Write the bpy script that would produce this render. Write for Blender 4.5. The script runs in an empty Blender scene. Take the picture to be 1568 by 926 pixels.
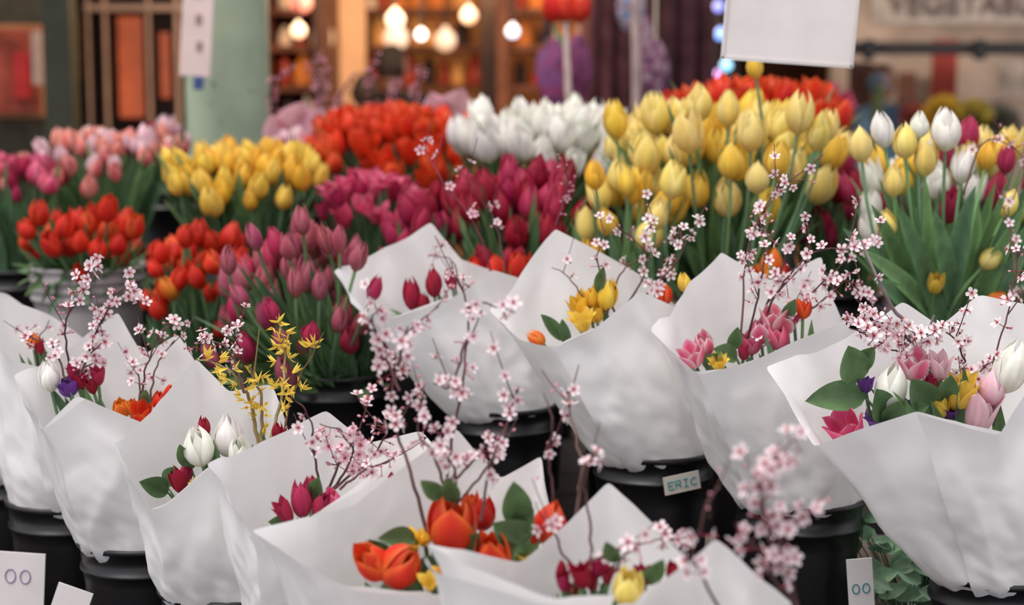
import bpy, math, random
import numpy as np
from mathutils import Vector, noise, Matrix
random.seed(11)
RND=random.Random(5)
sc=bpy.context.scene
# ---------------------------------------------------------------- camera / survey
PITCH=math.radians(7.4); F=60/36*1568.0; EYE=1.5
fw=Vector((0,math.cos(PITCH),-math.sin(PITCH))); up=Vector((0,math.sin(PITCH),math.cos(PITCH)))
def W(u,v,y):
    d=Vector((1,0,0))*((u-784)/F)+up*((462.9-v)/F)+fw
    return Vector((0,0,EYE))+d*(y/d.y)
cam=bpy.data.cameras.new('camera'); co=bpy.data.objects.new('camera',cam); sc.collection.objects.link(co)
co.location=(0,0,EYE); co.rotation_euler=(math.radians(90)-PITCH,0,0)
cam.lens=60; cam.sensor_width=36; cam.dof.use_dof=True; cam.dof.focus_distance=2.62; cam.dof.aperture_fstop=2.5
cam.clip_end=100
sc.camera=co
sc.view_settings.view_transform='Standard'
sc.view_settings.exposure=0.08
sc.view_settings.gamma=1.07

# ---------------------------------------------------------------- materials
def nmat(name):
    m=bpy.data.materials.new(name); m.use_nodes=True; nt=m.node_tree
    b=nt.nodes['Principled BSDF']; return m,nt,b
def vcol_mat(name,rough,trans,streak=(6,6,1.0),amt=0.25,spec=.35):
    m,nt,b=nmat(name); N=nt.nodes; L=nt.links
    a=N.new('ShaderNodeAttribute'); a.attribute_name='Col'
    tc=N.new('ShaderNodeTexCoord'); mp=N.new('ShaderNodeMapping'); mp.inputs['Scale'].default_value=streak
    L.new(tc.outputs['Object'],mp.inputs['Vector'])
    n=N.new('ShaderNodeTexNoise'); n.inputs['Scale'].default_value=40; n.inputs['Detail'].default_value=3
    L.new(mp.outputs['Vector'],n.inputs['Vector'])
    mr=N.new('ShaderNodeMapRange'); mr.inputs['From Min'].default_value=.3; mr.inputs['From Max'].default_value=.7
    mr.inputs['To Min'].default_value=1-amt; mr.inputs['To Max'].default_value=1+amt*.6
    L.new(n.outputs['Fac'],mr.inputs['Value'])
    mx=N.new('ShaderNodeVectorMath'); mx.operation='MULTIPLY'
    L.new(a.outputs['Color'],mx.inputs[0]); L.new(mr.outputs['Result'],mx.inputs[1])
    L.new(mx.outputs[0],b.inputs['Base Color']); b.inputs['Roughness'].default_value=rough
    b.inputs['Specular IOR Level'].default_value=spec
    t=N.new('ShaderNodeBsdfTranslucent'); L.new(mx.outputs[0],t.inputs['Color'])
    ms=N.new('ShaderNodeMixShader'); ms.inputs[0].default_value=trans
    o=N['Material Output']; L.new(b.outputs[0],ms.inputs[1]); L.new(t.outputs[0],ms.inputs[2]); L.new(ms.outputs[0],o.inputs['Surface'])
    return m
M_PETAL=vcol_mat('petal',.52,.32,(1.5,1.5,.4),.16,.28)
M_LEAF=vcol_mat('leaf',.45,.16,(1,1,.3),.3)
M_BLOS=vcol_mat('blossom_petal',.6,.35,(1,1,1),.06)
M_BARK=vcol_mat('bark',.75,0.0,(1,1,.4),.4)
def simple(name,col,rough=.5,metal=0,ns=12,amt=.15,bump=0,emit=None,es=0):
    m,nt,b=nmat(name); N=nt.nodes; L=nt.links
    tc=N.new('ShaderNodeTexCoord'); n=N.new('ShaderNodeTexNoise'); n.inputs['Scale'].default_value=ns; n.inputs['Detail'].default_value=5
    L.new(tc.outputs['Object'],n.inputs['Vector'])
    r=N.new('ShaderNodeValToRGB'); r.color_ramp.elements[0].position=.3; r.color_ramp.elements[1].position=.7
    r.color_ramp.elements[0].color=(*[c*(1-amt) for c in col],1); r.color_ramp.elements[1].color=(*[min(1,c*(1+amt)) for c in col],1)
    L.new(n.outputs['Fac'],r.inputs['Fac']); L.new(r.outputs['Color'],b.inputs['Base Color'])
    b.inputs['Roughness'].default_value=rough; b.inputs['Metallic'].default_value=metal
    if rough>=.5: b.inputs['Specular IOR Level'].default_value=.15
    if bump:
        bp=N.new('ShaderNodeBump'); bp.inputs['Strength'].default_value=bump; bp.inputs['Distance'].default_value=.003
        L.new(n.outputs['Fac'],bp.inputs['Height']); L.new(bp.outputs['Normal'],b.inputs['Normal'])
    if emit: b.inputs['Emission Color'].default_value=(*emit,1); b.inputs['Emission Strength'].default_value=es
    return m
def paper_mat():
    m,nt,b=nmat('wrapping_paper'); N=nt.nodes; L=nt.links
    tc=N.new('ShaderNodeTexCoord'); n=N.new('ShaderNodeTexNoise'); n.inputs['Scale'].default_value=6; n.inputs['Detail'].default_value=2
    n.inputs['Distortion'].default_value=.6
    L.new(tc.outputs['Object'],n.inputs['Vector'])
    b.inputs['Base Color'].default_value=(.93,.905,.905,1); b.inputs['Roughness'].default_value=.5
    b.inputs['Specular IOR Level'].default_value=.3
    bp=N.new('ShaderNodeBump'); bp.inputs['Strength'].default_value=.3; bp.inputs['Distance'].default_value=.01
    L.new(n.outputs['Fac'],bp.inputs['Height']); L.new(bp.outputs['Normal'],b.inputs['Normal'])
    t=N.new('ShaderNodeBsdfTranslucent'); t.inputs['Color'].default_value=(.92,.90,.87,1)
    ms=N.new('ShaderNodeMixShader'); ms.inputs[0].default_value=.25
    o=N['Material Output']; L.new(b.outputs[0],ms.inputs[1]); L.new(t.outputs[0],ms.inputs[2]); L.new(ms.outputs[0],o.inputs['Surface'])
    return m
M_PAPER=paper_mat()
M_BLACK=simple('black_plastic',(.006,.005,.006),.38)
M_GREY=simple('grey_plastic',(.42,.38,.38),.45,amt=.1)
M_PLAT=simple('dark_stand_boards',(.012,.010,.010),.7,bump=.3)
M_CARD=simple('card',(.74,.68,.67),.6,amt=.05)
M_TAG=simple('tag_paper',(.50,.46,.40),.7,amt=.05)
M_INK=simple('teal_ink',(.02,.22,.25),.6)
M_INKP=simple('purple_ink',(.25,.18,.35),.6)
M_CONC=simple('concrete_floor',(.10,.085,.08),.7,bump=.3)
M_STR=simple('string',(.5,.45,.4),.8)

# ---------------------------------------------------------------- mesh builder
class MB:
    def __init__(s): s.V=[];s.Fc=[];s.C=[];s.M=[];s.n=0
    def add(s,v,f,c,m=0):
        v=np.asarray(v,float); f=np.asarray(f,int)
        c=np.asarray(c,float)
        if c.ndim==1: c=np.tile(c,(len(v),1))
        s.V.append(v); s.Fc.append(f+s.n); s.C.append(c); s.M.append(np.full(len(f),m)); s.n+=len(v)
    def obj(s,name,mats,parent=None):
        if not s.V: return None
        V=np.concatenate(s.V); Fc=np.concatenate(s.Fc); C=np.concatenate(s.C); M=np.concatenate(s.M)
        me=bpy.data.meshes.new(name); me.from_pydata(V.tolist(),[],Fc.tolist())
        ca=me.color_attributes.new('Col','FLOAT_COLOR','POINT')
        ca.data.foreach_set('color',np.clip(np.concatenate([C,np.ones((len(C),1))],1),0,1).astype(np.float32).ravel())
        for m in mats: me.materials.append(m)
        me.polygons.foreach_set('material_index',M.astype(np.int32)); me.polygons.foreach_set('use_smooth',np.ones(len(Fc),bool))
        me.update()
        o=bpy.data.objects.new(name,me); sc.collection.objects.link(o)
        if parent: o.parent=parent
        return o
def empty(name):
    e=bpy.data.objects.new(name,None); sc.collection.objects.link(e); return e
PL=[M_PETAL,M_LEAF,M_BLOS,M_BARK]   # 0 petal 1 leaf 2 blossom 3 bark
def gridf(nr,nc,closed=False):
    f=[]
    for i in range(nr-1):
        for j in range(nc if closed else nc-1):
            a=i*nc+j; b=i*nc+(j+1)%nc; f.append((a,b,b+nc,a+nc))
    return np.array(f)
def frame(d,spin=0.):
    d=Vector(d).normalized(); r=Vector((0,0,1)) if abs(d.z)<.9 else Vector((1,0,0))
    x=d.cross(r).normalized(); y=d.cross(x)
    x2=x*math.cos(spin)+y*math.sin(spin); y2=d.cross(x2)
    return np.array([x2,y2,d])
def tube(mb,pts,rad,col,mat=1,sides=5):
    pts=[Vector(p) for p in pts]; n=len(pts); vs=[]
    for i,p in enumerate(pts):
        d=(pts[min(i+1,n-1)]-pts[max(i-1,0)]).normalized()
        ref=Vector((.3,1,.1)); x=d.cross(ref).normalized(); y=d.cross(x)
        r=rad[i] if hasattr(rad,'__len__') else rad
        for k in range(sides):
            a=2*math.pi*k/sides; vs.append(p+x*(r*math.cos(a))+y*(r*math.sin(a)))
    mb.add([tuple(v) for v in vs],gridf(n,sides,True),col,mat)
def bez(a,b,c,n):
    return [a*(1-t)**2+b*2*t*(1-t)+c*t*t for t in [i/(n-1) for i in range(n)]]

# tulip templates
def tulip_tpl(op,rs,nv=9,nu=7):
    V=[];Fc=[];vv=[];uu=[];oo=[];n=0
    for k in range(6):
        st=[rs.uniform(-.11,.11) for _ in range(nu)]
        outer=k%2==0; az=math.radians(60*k+rs.uniform(-9,9))
        lean=rs.uniform(-.04,.08)+ (0.05*op if outer else 0); hh=rs.uniform(.86,1.02)*(1. if outer else .98)
        tw=rs.uniform(-.25,.25)
        for i in range(nv+1):
            v=i/nv
            r=np.interp(v,[0,.06,.18,.38,.62,.85,1],[.03,.14,.26,.335,.31+.06*op,.19+.24*op,.06+.44*op])
            w=math.radians(np.interp(v,[0,.1,.3,.55,.75,.9,1],[50,58,62,56,42,22,2]))
            for j in range(nu):
                u=-1+2*j/(nu-1); a=az+u*w+tw*v*v
                rr=r*(1.06 if outer else .92)*(1+.10*(1-u*u))+lean*v*v
                if outer: rr+= .018*abs(u)**3
                if j==nu//2: rr-=.012*v
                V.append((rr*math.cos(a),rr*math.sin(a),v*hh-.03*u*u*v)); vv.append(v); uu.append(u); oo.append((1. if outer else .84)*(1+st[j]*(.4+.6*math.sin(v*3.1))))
        Fc.append(gridf(nv+1,nu)+n); n+=(nv+1)*nu
    return np.array(V),np.concatenate(Fc),np.array(vv),np.array(uu),np.array(oo)
_rs=random.Random(3)
TPL={o:[tulip_tpl(o,_rs,10,9) for _ in range(10)] for o in (0.,.35,.8,1.4)}
TPLO={o:[tulip_tpl(o,_rs,6,5) for _ in range(8)] for o in (0.,.35,.8,1.4)}
# variety: main, base, edge, edge amount, slim
VAR={
 'red':((.74,.018,.012),(.60,.05,.02),(.85,.10,.02),.5,.82),
 'scarlet':((.80,.030,.010),(.70,.05,.02),(.92,.13,.02),.6,.85),
 'orangered':((.80,.026,.012),(.75,.06,.02),(.93,.19,.03),.9,.92),
 'orange':((.88,.13,.015),(.85,.35,.04),(.95,.45,.05),.8,.85),
 'yellow':((.94,.61,.06),(.80,.55,.10),(.97,.73,.18),.6,.80),
 'paleyellow':((.97,.74,.19),(.85,.68,.22),(.98,.85,.40),.7,.80),
 'golden':((.94,.52,.035),(.84,.50,.05),(.97,.62,.10),.6,.78),
 'white':((.93,.90,.82),(.82,.80,.58),(.96,.94,.89),.6,.78),
 'crimson':((.34,.007,.028),(.30,.02,.04),(.48,.02,.05),.5,.66),
 'magenta':((.46,.018,.075),(.42,.07,.08),(.60,.06,.13),.6,.66),
 'mauve':((.44,.065,.115),(.38,.17,.10),(.60,.20,.22),.8,.64),
 'peach':((.84,.19,.17),(.88,.50,.36),(.94,.55,.42),.9,.78),
 'hotpink':((.78,.06,.18),(.70,.15,.22),(.88,.28,.38),.9,1.05),
 'pinkwhite':((.80,.09,.20),(.88,.6,.62),(.95,.78,.80),1.2,1.0),
 'palepink':((.86,.52,.58),(.6,.15,.3),(.93,.76,.79),.8,.78),
 'purple':((.16,.04,.30),(.2,.08,.3),(.25,.08,.4),.5,1.0),
}
def add_tulip(mb,pos,dirn,h,var,op=0.,fine=False,rs=RND):
    T=rs.choice((TPL if fine else TPLO)[op]); V,Fc,vv,uu,oo=T
    main,base,edge,ea,slim=VAR[var]
    j=rs.uniform(.84,1.06) if main[1]<.4 else rs.uniform(.96,1.05)
    m=np.array(main); gv=rs.uniform(.75,1.4) if main[1]<.2 else rs.uniform(.95,1.04); bv=rs.uniform(.8,1.25) if main[2]<.3 else rs.uniform(.96,1.03)
    main=m*j*np.array([1,gv,bv]); base=np.array(base); edge=np.array(edge)*j
    slim=slim*rs.uniform(.90,1.12)
    R=frame(dirn,rs.uniform(0,6.28)); P=V*np.array([slim*h,slim*h,h])
    P=P@R+np.array(pos)
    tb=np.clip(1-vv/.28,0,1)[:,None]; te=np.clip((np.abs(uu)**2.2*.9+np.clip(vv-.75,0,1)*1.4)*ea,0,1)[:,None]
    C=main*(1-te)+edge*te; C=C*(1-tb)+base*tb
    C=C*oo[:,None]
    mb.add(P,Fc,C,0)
GREENS=[(.11,.20,.075),(.085,.165,.075),(.14,.25,.10),(.10,.19,.10)]
def gcol(rs=RND,k=1.):
    c=np.array(rs.choice(GREENS))*rs.uniform(.75,1.3)*k; return c
def add_leaf(mb,p0,d,L,w,droop,col,n=9,face=None,twist=0.,shape='lance'):
    d=Vector(d).normalized(); ref=Vector(face) if face else Vector((RND.uniform(-1,1),RND.uniform(-1,1),.2))
    side=d.cross(ref)
    if side.length<.05: side=d.cross(Vector((1,.2,0)))
    side.normalize(); nor=side.cross(d).normalized(); V=[];C=[]
    dr=Vector(droop); col=np.array(col)
    for i in range(n):
        t=i/(n-1); p=Vector(p0)+d*(L*t)+dr*(L*t*t)
        if shape=='lance': ww=w*(t+.12)**.45*(1-t)**.75*1.55
        else: ww=w*math.sin(math.pi*min(1,t**.85))**.8
        ww=max(ww,.0004)
        s=side*math.cos(twist*t)+nor*math.sin(twist*t); nn=nor*math.cos(twist*t)-side*math.sin(twist*t)
        for j in range(5):
            u=(j-2)/2
            V.append(tuple(p+s*(ww*u*.5)+nn*(abs(u)**1.3*ww*.22)))
            C.append(col*(1.0+.25*(abs(u)>.9)-.12*(u==0)+.15*t))
    mb.add(V,gridf(n,5),C,1)

# ---------------------------------------------------------------- bucket
TIER1=.42; TIER2=.60
def bucket(u,v,y,r=.108,tier=TIER1,mat=M_BLACK,name='black_bucket',ribs=False,parent=None):
    c=W(u,v,y); H=c.z-tier; prof=[]
    rb=r*.78
    prof=[(0,0),(rb-.005,0),(rb,.006)]
    prof+=[(rb+(r-rb)*(.7),H*.78)]
    if ribs:
        for k in range(3):
            z=H-.075+k*.022; rr=rb+(r-rb)*z/H
            prof+=[(rr,z-.006),(rr+.006,z-.004),(rr+.006,z+.004),(rr,z+.006)]
    else:
        z=H-.05; rr=rb+(r-rb)*z/H; prof+=[(rr,z-.003),(rr+.004,z-.001),(rr+.004,z+.004),(rr,z+.006)]
    prof+=[(r-.001,H-.012),(r+.005,H-.010),(r+.006,H-.002),(r+.003,H),(r-.004,H-.002),(rb-.004,.02),(0,.02)]
    V=[];N=40
    for (pr,pz) in prof:
        for k in range(N):
            a=2*math.pi*k/N; V.append((c.x+max(pr,.0005)*math.cos(a),y+max(pr,.0005)*math.sin(a),tier+pz+.0005))
    mb=MB(); mb.add(V,gridf(len(prof),N,True),(.1,.1,.1),0)
    o=mb.obj(name,[mat],parent)
    return c

# ---------------------------------------------------------------- tulip bunches in buckets
def bunch(name,u0,u1,vt,vb,y,var,n,hh,ops=(0.,0.,.35),skirt=.16,nl=26,br=.11,bmat=M_BLACK,bname='black_bucket',tier=TIER2,ry=None,leafup=.75,jz=.014,bucketu=None,fine=False,ribs=False,gk=1.,leafw=.032,flat=False,extra=None,eb=None):
    rs=random.Random(sum(map(ord,name))+int(u0)); uc=(u0+u1)/2
    xa=W(u0,vt,y).x; xb=W(u1,vt,y).x; cx=(xa+xb)/2; R=(xb-xa)/2-.008; ry=ry or min(R,.17)
    zt=W(uc,vt,y).z; zf=W(uc,vb,y-ry).z; drop=max(.02,zt-zf-hh)
    rimz=zf-skirt; bx=cx if bucketu is None else W(bucketu,vb,y).x
    e=empty(name)
    mb=MB()
    for i in range(n):
        r=math.sqrt((i+.5)/n); a=i*2.39996+rs.uniform(-.3,.3); r*=rs.uniform(.90,1.07)
        lat=abs(math.cos(a))*r; fr=max(0,-math.sin(a))*r
        q=(drop*(.35*lat**4+fr*fr*.95) if flat else drop*r*r*(1 if math.sin(a)<.3 else .55))
        p=Vector((cx+R*r*math.cos(a),y+ry*r*math.sin(a),zt-hh-q-rs.uniform(0,jz*2)))
        d=Vector((math.cos(a)*r*.34+rs.uniform(-.24,.24),math.sin(a)*r*.34+rs.uniform(-.24,.24)-.03,1))
        vv=rs.choice(var); h=hh*rs.uniform(.80,1.13)
        add_tulip(mb,p,d,h,vv,rs.choice(ops),fine,rs)
        b=Vector((bx+.06*r*math.cos(a),y+.06*r*math.sin(a),rimz-.04))
        dn=d.normalized()
        L=(p-b).length
        if r>.45 or i%2==0: tube(mb,bez(b,p-dn*L*.45,p+dn*.004,6),.0032,gcol(rs,gk)*1.3)
    for i in range(nl):
        a=rs.uniform(0,6.283)
        if rs.random()<.7: a=-math.pi/2+rs.uniform(-1.35,1.35)
        rr=rs.uniform(.5,1.); b=Vector((bx+br*.8*rr*math.cos(a),y+br*.8*rr*math.sin(a),rimz-.01))
        fr=max(0,-math.sin(a))*rr
        q=(drop*(fr*fr*.95) if flat else drop*rr*rr)
        tgt=Vector((cx+R*rr*1.07*math.cos(a),y+ry*rr*1.12*math.sin(a)-.01,zt-hh-q+rs.uniform(-.12,.07)))
        dd=tgt-b; L=dd.length*rs.uniform(leafup,1.12)
        out=Vector((math.cos(a),math.sin(a),0))
        add_leaf(mb,b,dd.normalized()-out*.15+Vector((rs.uniform(-.1,.1),0,0)),L,leafw*rs.uniform(.7,1.25),out*rs.uniform(.1,.32)+Vector((0,0,-.05)),gcol(rs,gk),face=out+Vector((rs.uniform(-.7,.7),rs.uniform(-.5,.5),0)),twist=rs.uniform(-.8,.8))
    mb.obj('tulips',PL,e)
    if extra:
        m2=MB(); bb=Vector((bx,y-.04,rimz-.02)) if eb is None else eb
        for a in extra: stemmed(m2,a[0],a[1],a[2],a[3],a[4],bb,a[5] if len(a)>5 else 0.,a[6] if len(a)>6 else (RND.uniform(-.3,.3),-.2),gk=gk)
        m2.obj('outer_tulips',PL,e)
    bucket_w(bx,y,rimz,br,tier,bmat,bname,ribs,e)
    return e
def bucket_w(x,y,z,r,tier,mat,name,ribs=False,parent=None):
    d=Vector((x,y,z))-Vector((0,0,EYE)); zc=d.dot(fw); u=784+F*d.x/zc; v=462.9-F*d.dot(up)/zc
    bucket(u,v,y,r,tier,mat,name,ribs,parent)
def stemmed(mb,u,v,y,var,hpx,base,op=0.,tilt=(0,0),fine=True,gk=1.3):
    h=hpx*y/F; d=Vector((tilt[0],tilt[1],1)).normalized(); c=W(u,v,y); p=c-d*h*.5
    add_tulip(mb,p,d,h,var,op,fine)
    b=Vector(base); L=(p-b).length
    tube(mb,bez(b,p-d*L*.5,p+d*.004,8),.0035,gcol(k=gk)*1.3)

bunch('pink_tulip_bunch',60,268,186,292,4.55,['peach','peach','peach','palepink'],62,.066,skirt=.16,nl=80,flat=True,gk=1.2)
bunch('dark_pink_tulip_bunch',-60,92,228,318,4.35,['magenta','peach','hotpink','magenta'],40,.062,skirt=.16,nl=70,gk=1.1,flat=True)
bunch('yellow_tulip_bunch',250,492,203,325,4.15,['golden','yellow','yellow'],70,.078,skirt=.12,ops=(0.,),nl=80,flat=True,jz=.022)
bunch('red_tulip_bunch',22,240,292,402,3.95,['red','red','orangered'],25,.070,skirt=.02,ops=(0.,.35),bmat=M_GREY,bname='grey_bucket',br=.13,ribs=True,nl=120,leafw=.026,jz=.03,
 extra=[(80,372,3.78,'red',50,.35,(-.4,-.3)),(122,368,3.76,'red',44,0.,(0,-.3)),(150,380,3.76,'red',42,0.,(.1,-.3)),(60,325,3.8,'red',46),(182,372,3.78,'red',44,0.,(.3,-.3)),(205,345,3.8,'orangered',48,.35),(165,318,3.78,'red',50,.35),(100,345,3.77,'red',44),(40,350,3.8,'red',40,0.,(-.5,-.2))])
bunch('orange_red_tulip_bunch',215,395,318,480,3.75,['red','orangered','red'],32,.064,skirt=.16,nl=130,ry=.13,jz=.03,leafw=.028,
 extra=[(275,425,3.6,'red',46),(300,422,3.58,'red',46),(258,440,3.6,'orange',44,0.,(-.5,-.3)),(325,400,3.58,'orangered',44),(245,385,3.62,'red',42),(285,360,3.6,'red',44),(340,435,3.6,'red',40,0.,(.3,-.2)),(235,410,3.6,'red',36,0.,(-.5,-.2))])
bunch('scarlet_tulip_bunch',462,768,150,300,4.65,['scarlet','orangered','scarlet'],90,.080,skirt=.1,ops=(0.,.35,.8),flat=True,jz=.03)
bunch('peony_tulip_bunch',486,660,246,345,4.05,['hotpink','hotpink','magenta'],30,.062,ops=(.8,1.4),skirt=.12,nl=40)
bunch('mauve_tulip_bunch',325,610,308,560,3.42,['mauve','mauve','magenta'],50,.076,skirt=.03,nl=140,tier=TIER1,ops=(0.,),ry=.15,bucketu=510,fine=True,br=.12,leafw=.036,jz=.03,gk=.9,
 extra=[(350,397,3.25,'mauve',52),(365,450,3.22,'mauve',50,0.,(-.5,-.2)),(453,430,3.18,'mauve',56),(490,437,3.2,'mauve',50),(477,510,3.16,'magenta',48,0.,(.1,-.4)),(550,392,3.22,'mauve',52,0.,(.3,-.1)),(520,488,3.17,'mauve',50,0.,(.2,-.3)),(388,360,3.3,'mauve',54),(497,365,3.28,'mauve',54),(462,335,3.3,'mauve',54),(520,365,3.26,'mauve',50),(430,520,3.2,'mauve',46,0.,(-.3,-.4)),(415,475,3.2,'magenta',50,0.,(-.3,-.2)),(575,440,3.25,'magenta',48,0.,(.4,-.1)),(440,375,3.26,'mauve',50)])
bunch('crimson_tulip_bunch',575,735,262,430,3.85,['magenta','crimson','magenta'],34,.078,skirt=.10,nl=80,ops=(0.,),jz=.03)
bunch('crimson_tulip_bunch',690,905,225,440,3.72,['crimson','crimson','magenta'],44,.094,skirt=.1,nl=130,ops=(0.,),flat=True,jz=.035,fine=True)
bunch('white_tulip_bunch',692,960,143,270,4.3,['white'],54,.100,skirt=.12,nl=50,ops=(0.,.35),flat=True,jz=.025)
# individually placed tall heads over the pale yellow bunch
by=W(1100,450,3.6); b0=(by.x,3.65,.95)
bunch('pale_yellow_tulip_bunch',925,1290,135,320,3.75,['paleyellow','paleyellow','yellow'],56,.092,skirt=.16,nl=130,ops=(0.,.35),fine=True,gk=1.4,leafw=.042,jz=.038,flat=True,eb=b0,
 extra=[(1155,100,3.6,'yellow',42,0.,(-.2,0)),(1008,325,3.35,'paleyellow',60,0.,(.15,-.3)),(1070,155,3.6,'paleyellow',66,0.,(0,0)),(1115,165,3.55,'paleyellow',60,0.,(0,0)),(1053,200,3.5,'paleyellow',72,.35,(-.1,0)),(1150,200,3.5,'paleyellow',66,0.,(0,0)),(1225,170,3.5,'paleyellow',74,0.,(.1,0)),(1190,240,3.45,'yellow',66,0.,(.1,0)),(942,182,3.7,'yellow',66,0.,(-.1,0)),(990,235,3.6,'paleyellow',70,0.,(0,0)),(1032,275,3.45,'paleyellow',62,.35,(.2,0)),(1255,200,3.5,'paleyellow',66,0.,(.2,0)),(1160,270,3.4,'paleyellow',56,0.,(0,0)),(1120,245,3.45,'yellow',62,0.,(0,-.1)),(960,275,3.5,'yellow',52,0.,(0,0)),(910,265,3.5,'golden',54,0.,(-.1,-.1)),(1268,190,3.55,'paleyellow',60,0.,(.2,0))])
bunch('golden_tulip_bunch',885,1050,222,400,3.58,['yellow','golden','paleyellow'],13,.082,skirt=.10,nl=60,ops=(0.,.35),fine=True,tier=TIER2,gk=1.3)
bunch('orange_tulip_bunch',1020,1300,108,240,4.25,['orangered','scarlet','red'],52,.085,skirt=.12,ops=(0.,.35,.8),flat=True)
bunch('crimson_tulip_bunch',1210,1360,205,370,3.85,['magenta','crimson','magenta'],30,.080,skirt=.12,nl=70,ops=(0.,),jz=.03)
bx=W(1455,480,3.4).x; b1=(bx,3.4,.93)
e_mixed=bunch('white_and_yellow_tulip_bunch',1295,1640,165,345,3.55,['white','paleyellow','yellow','magenta'],34,.082,skirt=.22,nl=140,ops=(0.,.35),fine=True,tier=TIER1,gk=1.45,leafw=.044,jz=.035,bucketu=1465,br=.12,eb=b1,
 extra=[(1350,195,3.2,'white',66,0.,(-.2,0)),(1448,197,3.2,'white',70,0.,(0,0)),(1408,190,3.2,'white',44,0.,(0,0)),(1385,215,3.2,'paleyellow',58,0.,(-.1,0)),(1418,240,3.2,'paleyellow',62,.35,(0,-.1)),(1318,220,3.2,'paleyellow',58,0.,(-.1,0)),(1475,250,3.2,'white',64,0.,(.1,0)),(1368,275,3.2,'paleyellow',55,0.,(-.1,-.1)),(1357,343,3.2,'paleyellow',52,0.,(-.2,-.2)),(1433,433,3.2,'yellow',42,.35,(0,-.7)),(1520,393,3.2,'paleyellow',50,0.,(.8,-.4)),(1528,460,3.2,'orange',42,0.,(.9,-.3)),(1513,235,3.2,'golden',52,0.,(.2,0)),(1545,310,3.2,'paleyellow',50,0.,(.4,0))])
bunch('orange_red_tulip_bunch',1100,1235,378,470,3.45,['orangered','red','orange'],12,.062,skirt=.1,nl=24,tier=TIER1)
bunch('red_tulip_bunch',690,835,368,460,3.50,['crimson','red'],14,.066,skirt=.08,nl=30,tier=TIER1)
bunch('pink_tulip_bunch',398,500,190,250,4.9,['peach','palepink','magenta'],24,.062,skirt=.1)
bunch('pink_tulip_bunch',212,290,168,240,5.0,['palepink','crimson','peach'],18,.065,skirt=.1)
mb=MB()
for (u,v,du,dv,w) in [(1400,470,-60,-180,.05),(1420,470,-10,-230,.05),(1450,480,30,-220,.055),(1470,480,60,-250,.05),(1490,490,60,-200,.05),(1430,480,-100,-120,.045),(1400,480,-60,-70,.05),(1480,480,110,-160,.05),(1500,490,80,-90,.045),(1380,450,-80,-120,.04),(1460,470,-30,-170,.05),(1440,490,-60,-200,.05),(1500,470,90,-190,.05)]:
    p=W(u,v,3.28); q=W(u+du,v+dv,3.14); dd=q-p
    add_leaf(mb,p,dd.normalized(),dd.length,w,(du/1200,-.12,-.08),gcol(k=1.55),face=(RND.uniform(-.5,.5),-1,.1),twist=RND.uniform(-.5,.5))
mb.obj('broad_leaves',PL,e_mixed)

# ---------------------------------------------------------------- blossom
def blos_tpl(rs):
    V=[];Fc=[];K=[];n=0
    for k in range(5):
        az=2*math.pi*k/5+rs.uniform(-.12,.12); cup=rs.uniform(.15,.5); s=rs.uniform(.85,1.08)
        for i in range(5):
            t=i/4; hw=[.05,.18,.29,.29,.12][i]; r=(.10+.90*t)*s
            for j in range(3):
                u=j-1; rr=r-(.05 if (i==4 and u==0) else 0)
                z=cup*t*t*.5+.1*abs(u)*(t)
                x=rr; y=u*hw
                V.append((x*math.cos(az)-y*math.sin(az),x*math.sin(az)+y*math.cos(az),z)); K.append(t)
        Fc.append(gridf(5,3)+n); n+=15
    for k in range(11):
        az=rs.uniform(0,6.28); l=rs.uniform(.35,.6); sp=rs.uniform(.15,.7)
        e=(l*sp*math.cos(az),l*sp*math.sin(az),l); w=.03
        px,py=-math.sin(az)*w,math.cos(az)*w
        V+=[(px,py,.02),(-px,-py,.02),(e[0]-px*1.4,e[1]-py*1.4,e[2]),(e[0]+px*1.4,e[1]+py*1.4,e[2])]; K+=[2,2,3,3]
        Fc.append(np.array([[n,n+1,n+2,n+3]])); n+=4
    for i,(r,z) in enumerate([(.16,.03),(.17,-.1),(.1,-.3),(.04,-.4)]):
        for j in range(6):
            a=j*math.pi/3; V.append((r*math.cos(a),r*math.sin(a),z)); K.append(4)
    Fc.append(gridf(4,6,True)+n)
    return np.array(V),np.concatenate(Fc),np.array(K)
BT=[blos_tpl(_rs) for _ in range(9)]
def bud_tpl():
    V=[]
    for (r,z) in [(.05,-.3),(.25,-.1),(.42,.3),(.38,.7),(.2,1.),(.03,1.12)]:
        for j in range(6): V.append((r*math.cos(j*math.pi/3),r*math.sin(j*math.pi/3),z))
    return np.array(V),gridf(6,6,True)
BUD=bud_tpl()
def add_blossom(mb,p,d,r,tone,rs=RND):
    V,Fc,K=rs.choice(BT); P=(V*r)@frame(d,rs.uniform(0,6.3))+np.array(p)
    outer=np.array(tone)*rs.uniform(.9,1.05); inner=np.array((.60,.12,.20))
    C=np.zeros((len(V),3)); t=np.clip(K,0,1)[:,None]
    w=np.clip(t*2.4,0,1); C=inner*(1-w)+outer*w
    C[K==2]=(.50,.07,.13); C[K==3]=(.52,.15,.08); C[K==4]=(.22,.02,.05)
    mb.add(P,Fc,C,2)
def add_bud(mb,p,d,r,col=(.74,.33,.40)):
    mb.add((BUD[0]*r)@frame(d)+np.array(p),BUD[1],np.array(col)*RND.uniform(.75,1.15),2)
PINK=(.94,.80,.83); DPINK=(.86,.58,.65); WPINK=(.95,.88,.88)
def catmull(P,n):
    out=[]; P=[P[0]*2-P[1]]+P+[P[-1]*2-P[-2]]
    for i in range(1,len(P)-2):
        for k in range(n):
            t=k/n; a,b,c,d=P[i-1],P[i],P[i+1],P[i+2]
            out.append(.5*((2*b)+(c-a)*t+(2*a-5*b+4*c-d)*t*t+(3*b-a-3*c+d)*t**3))
    out.append(P[-2]); return out
BARK=(.085,.032,.032)
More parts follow.
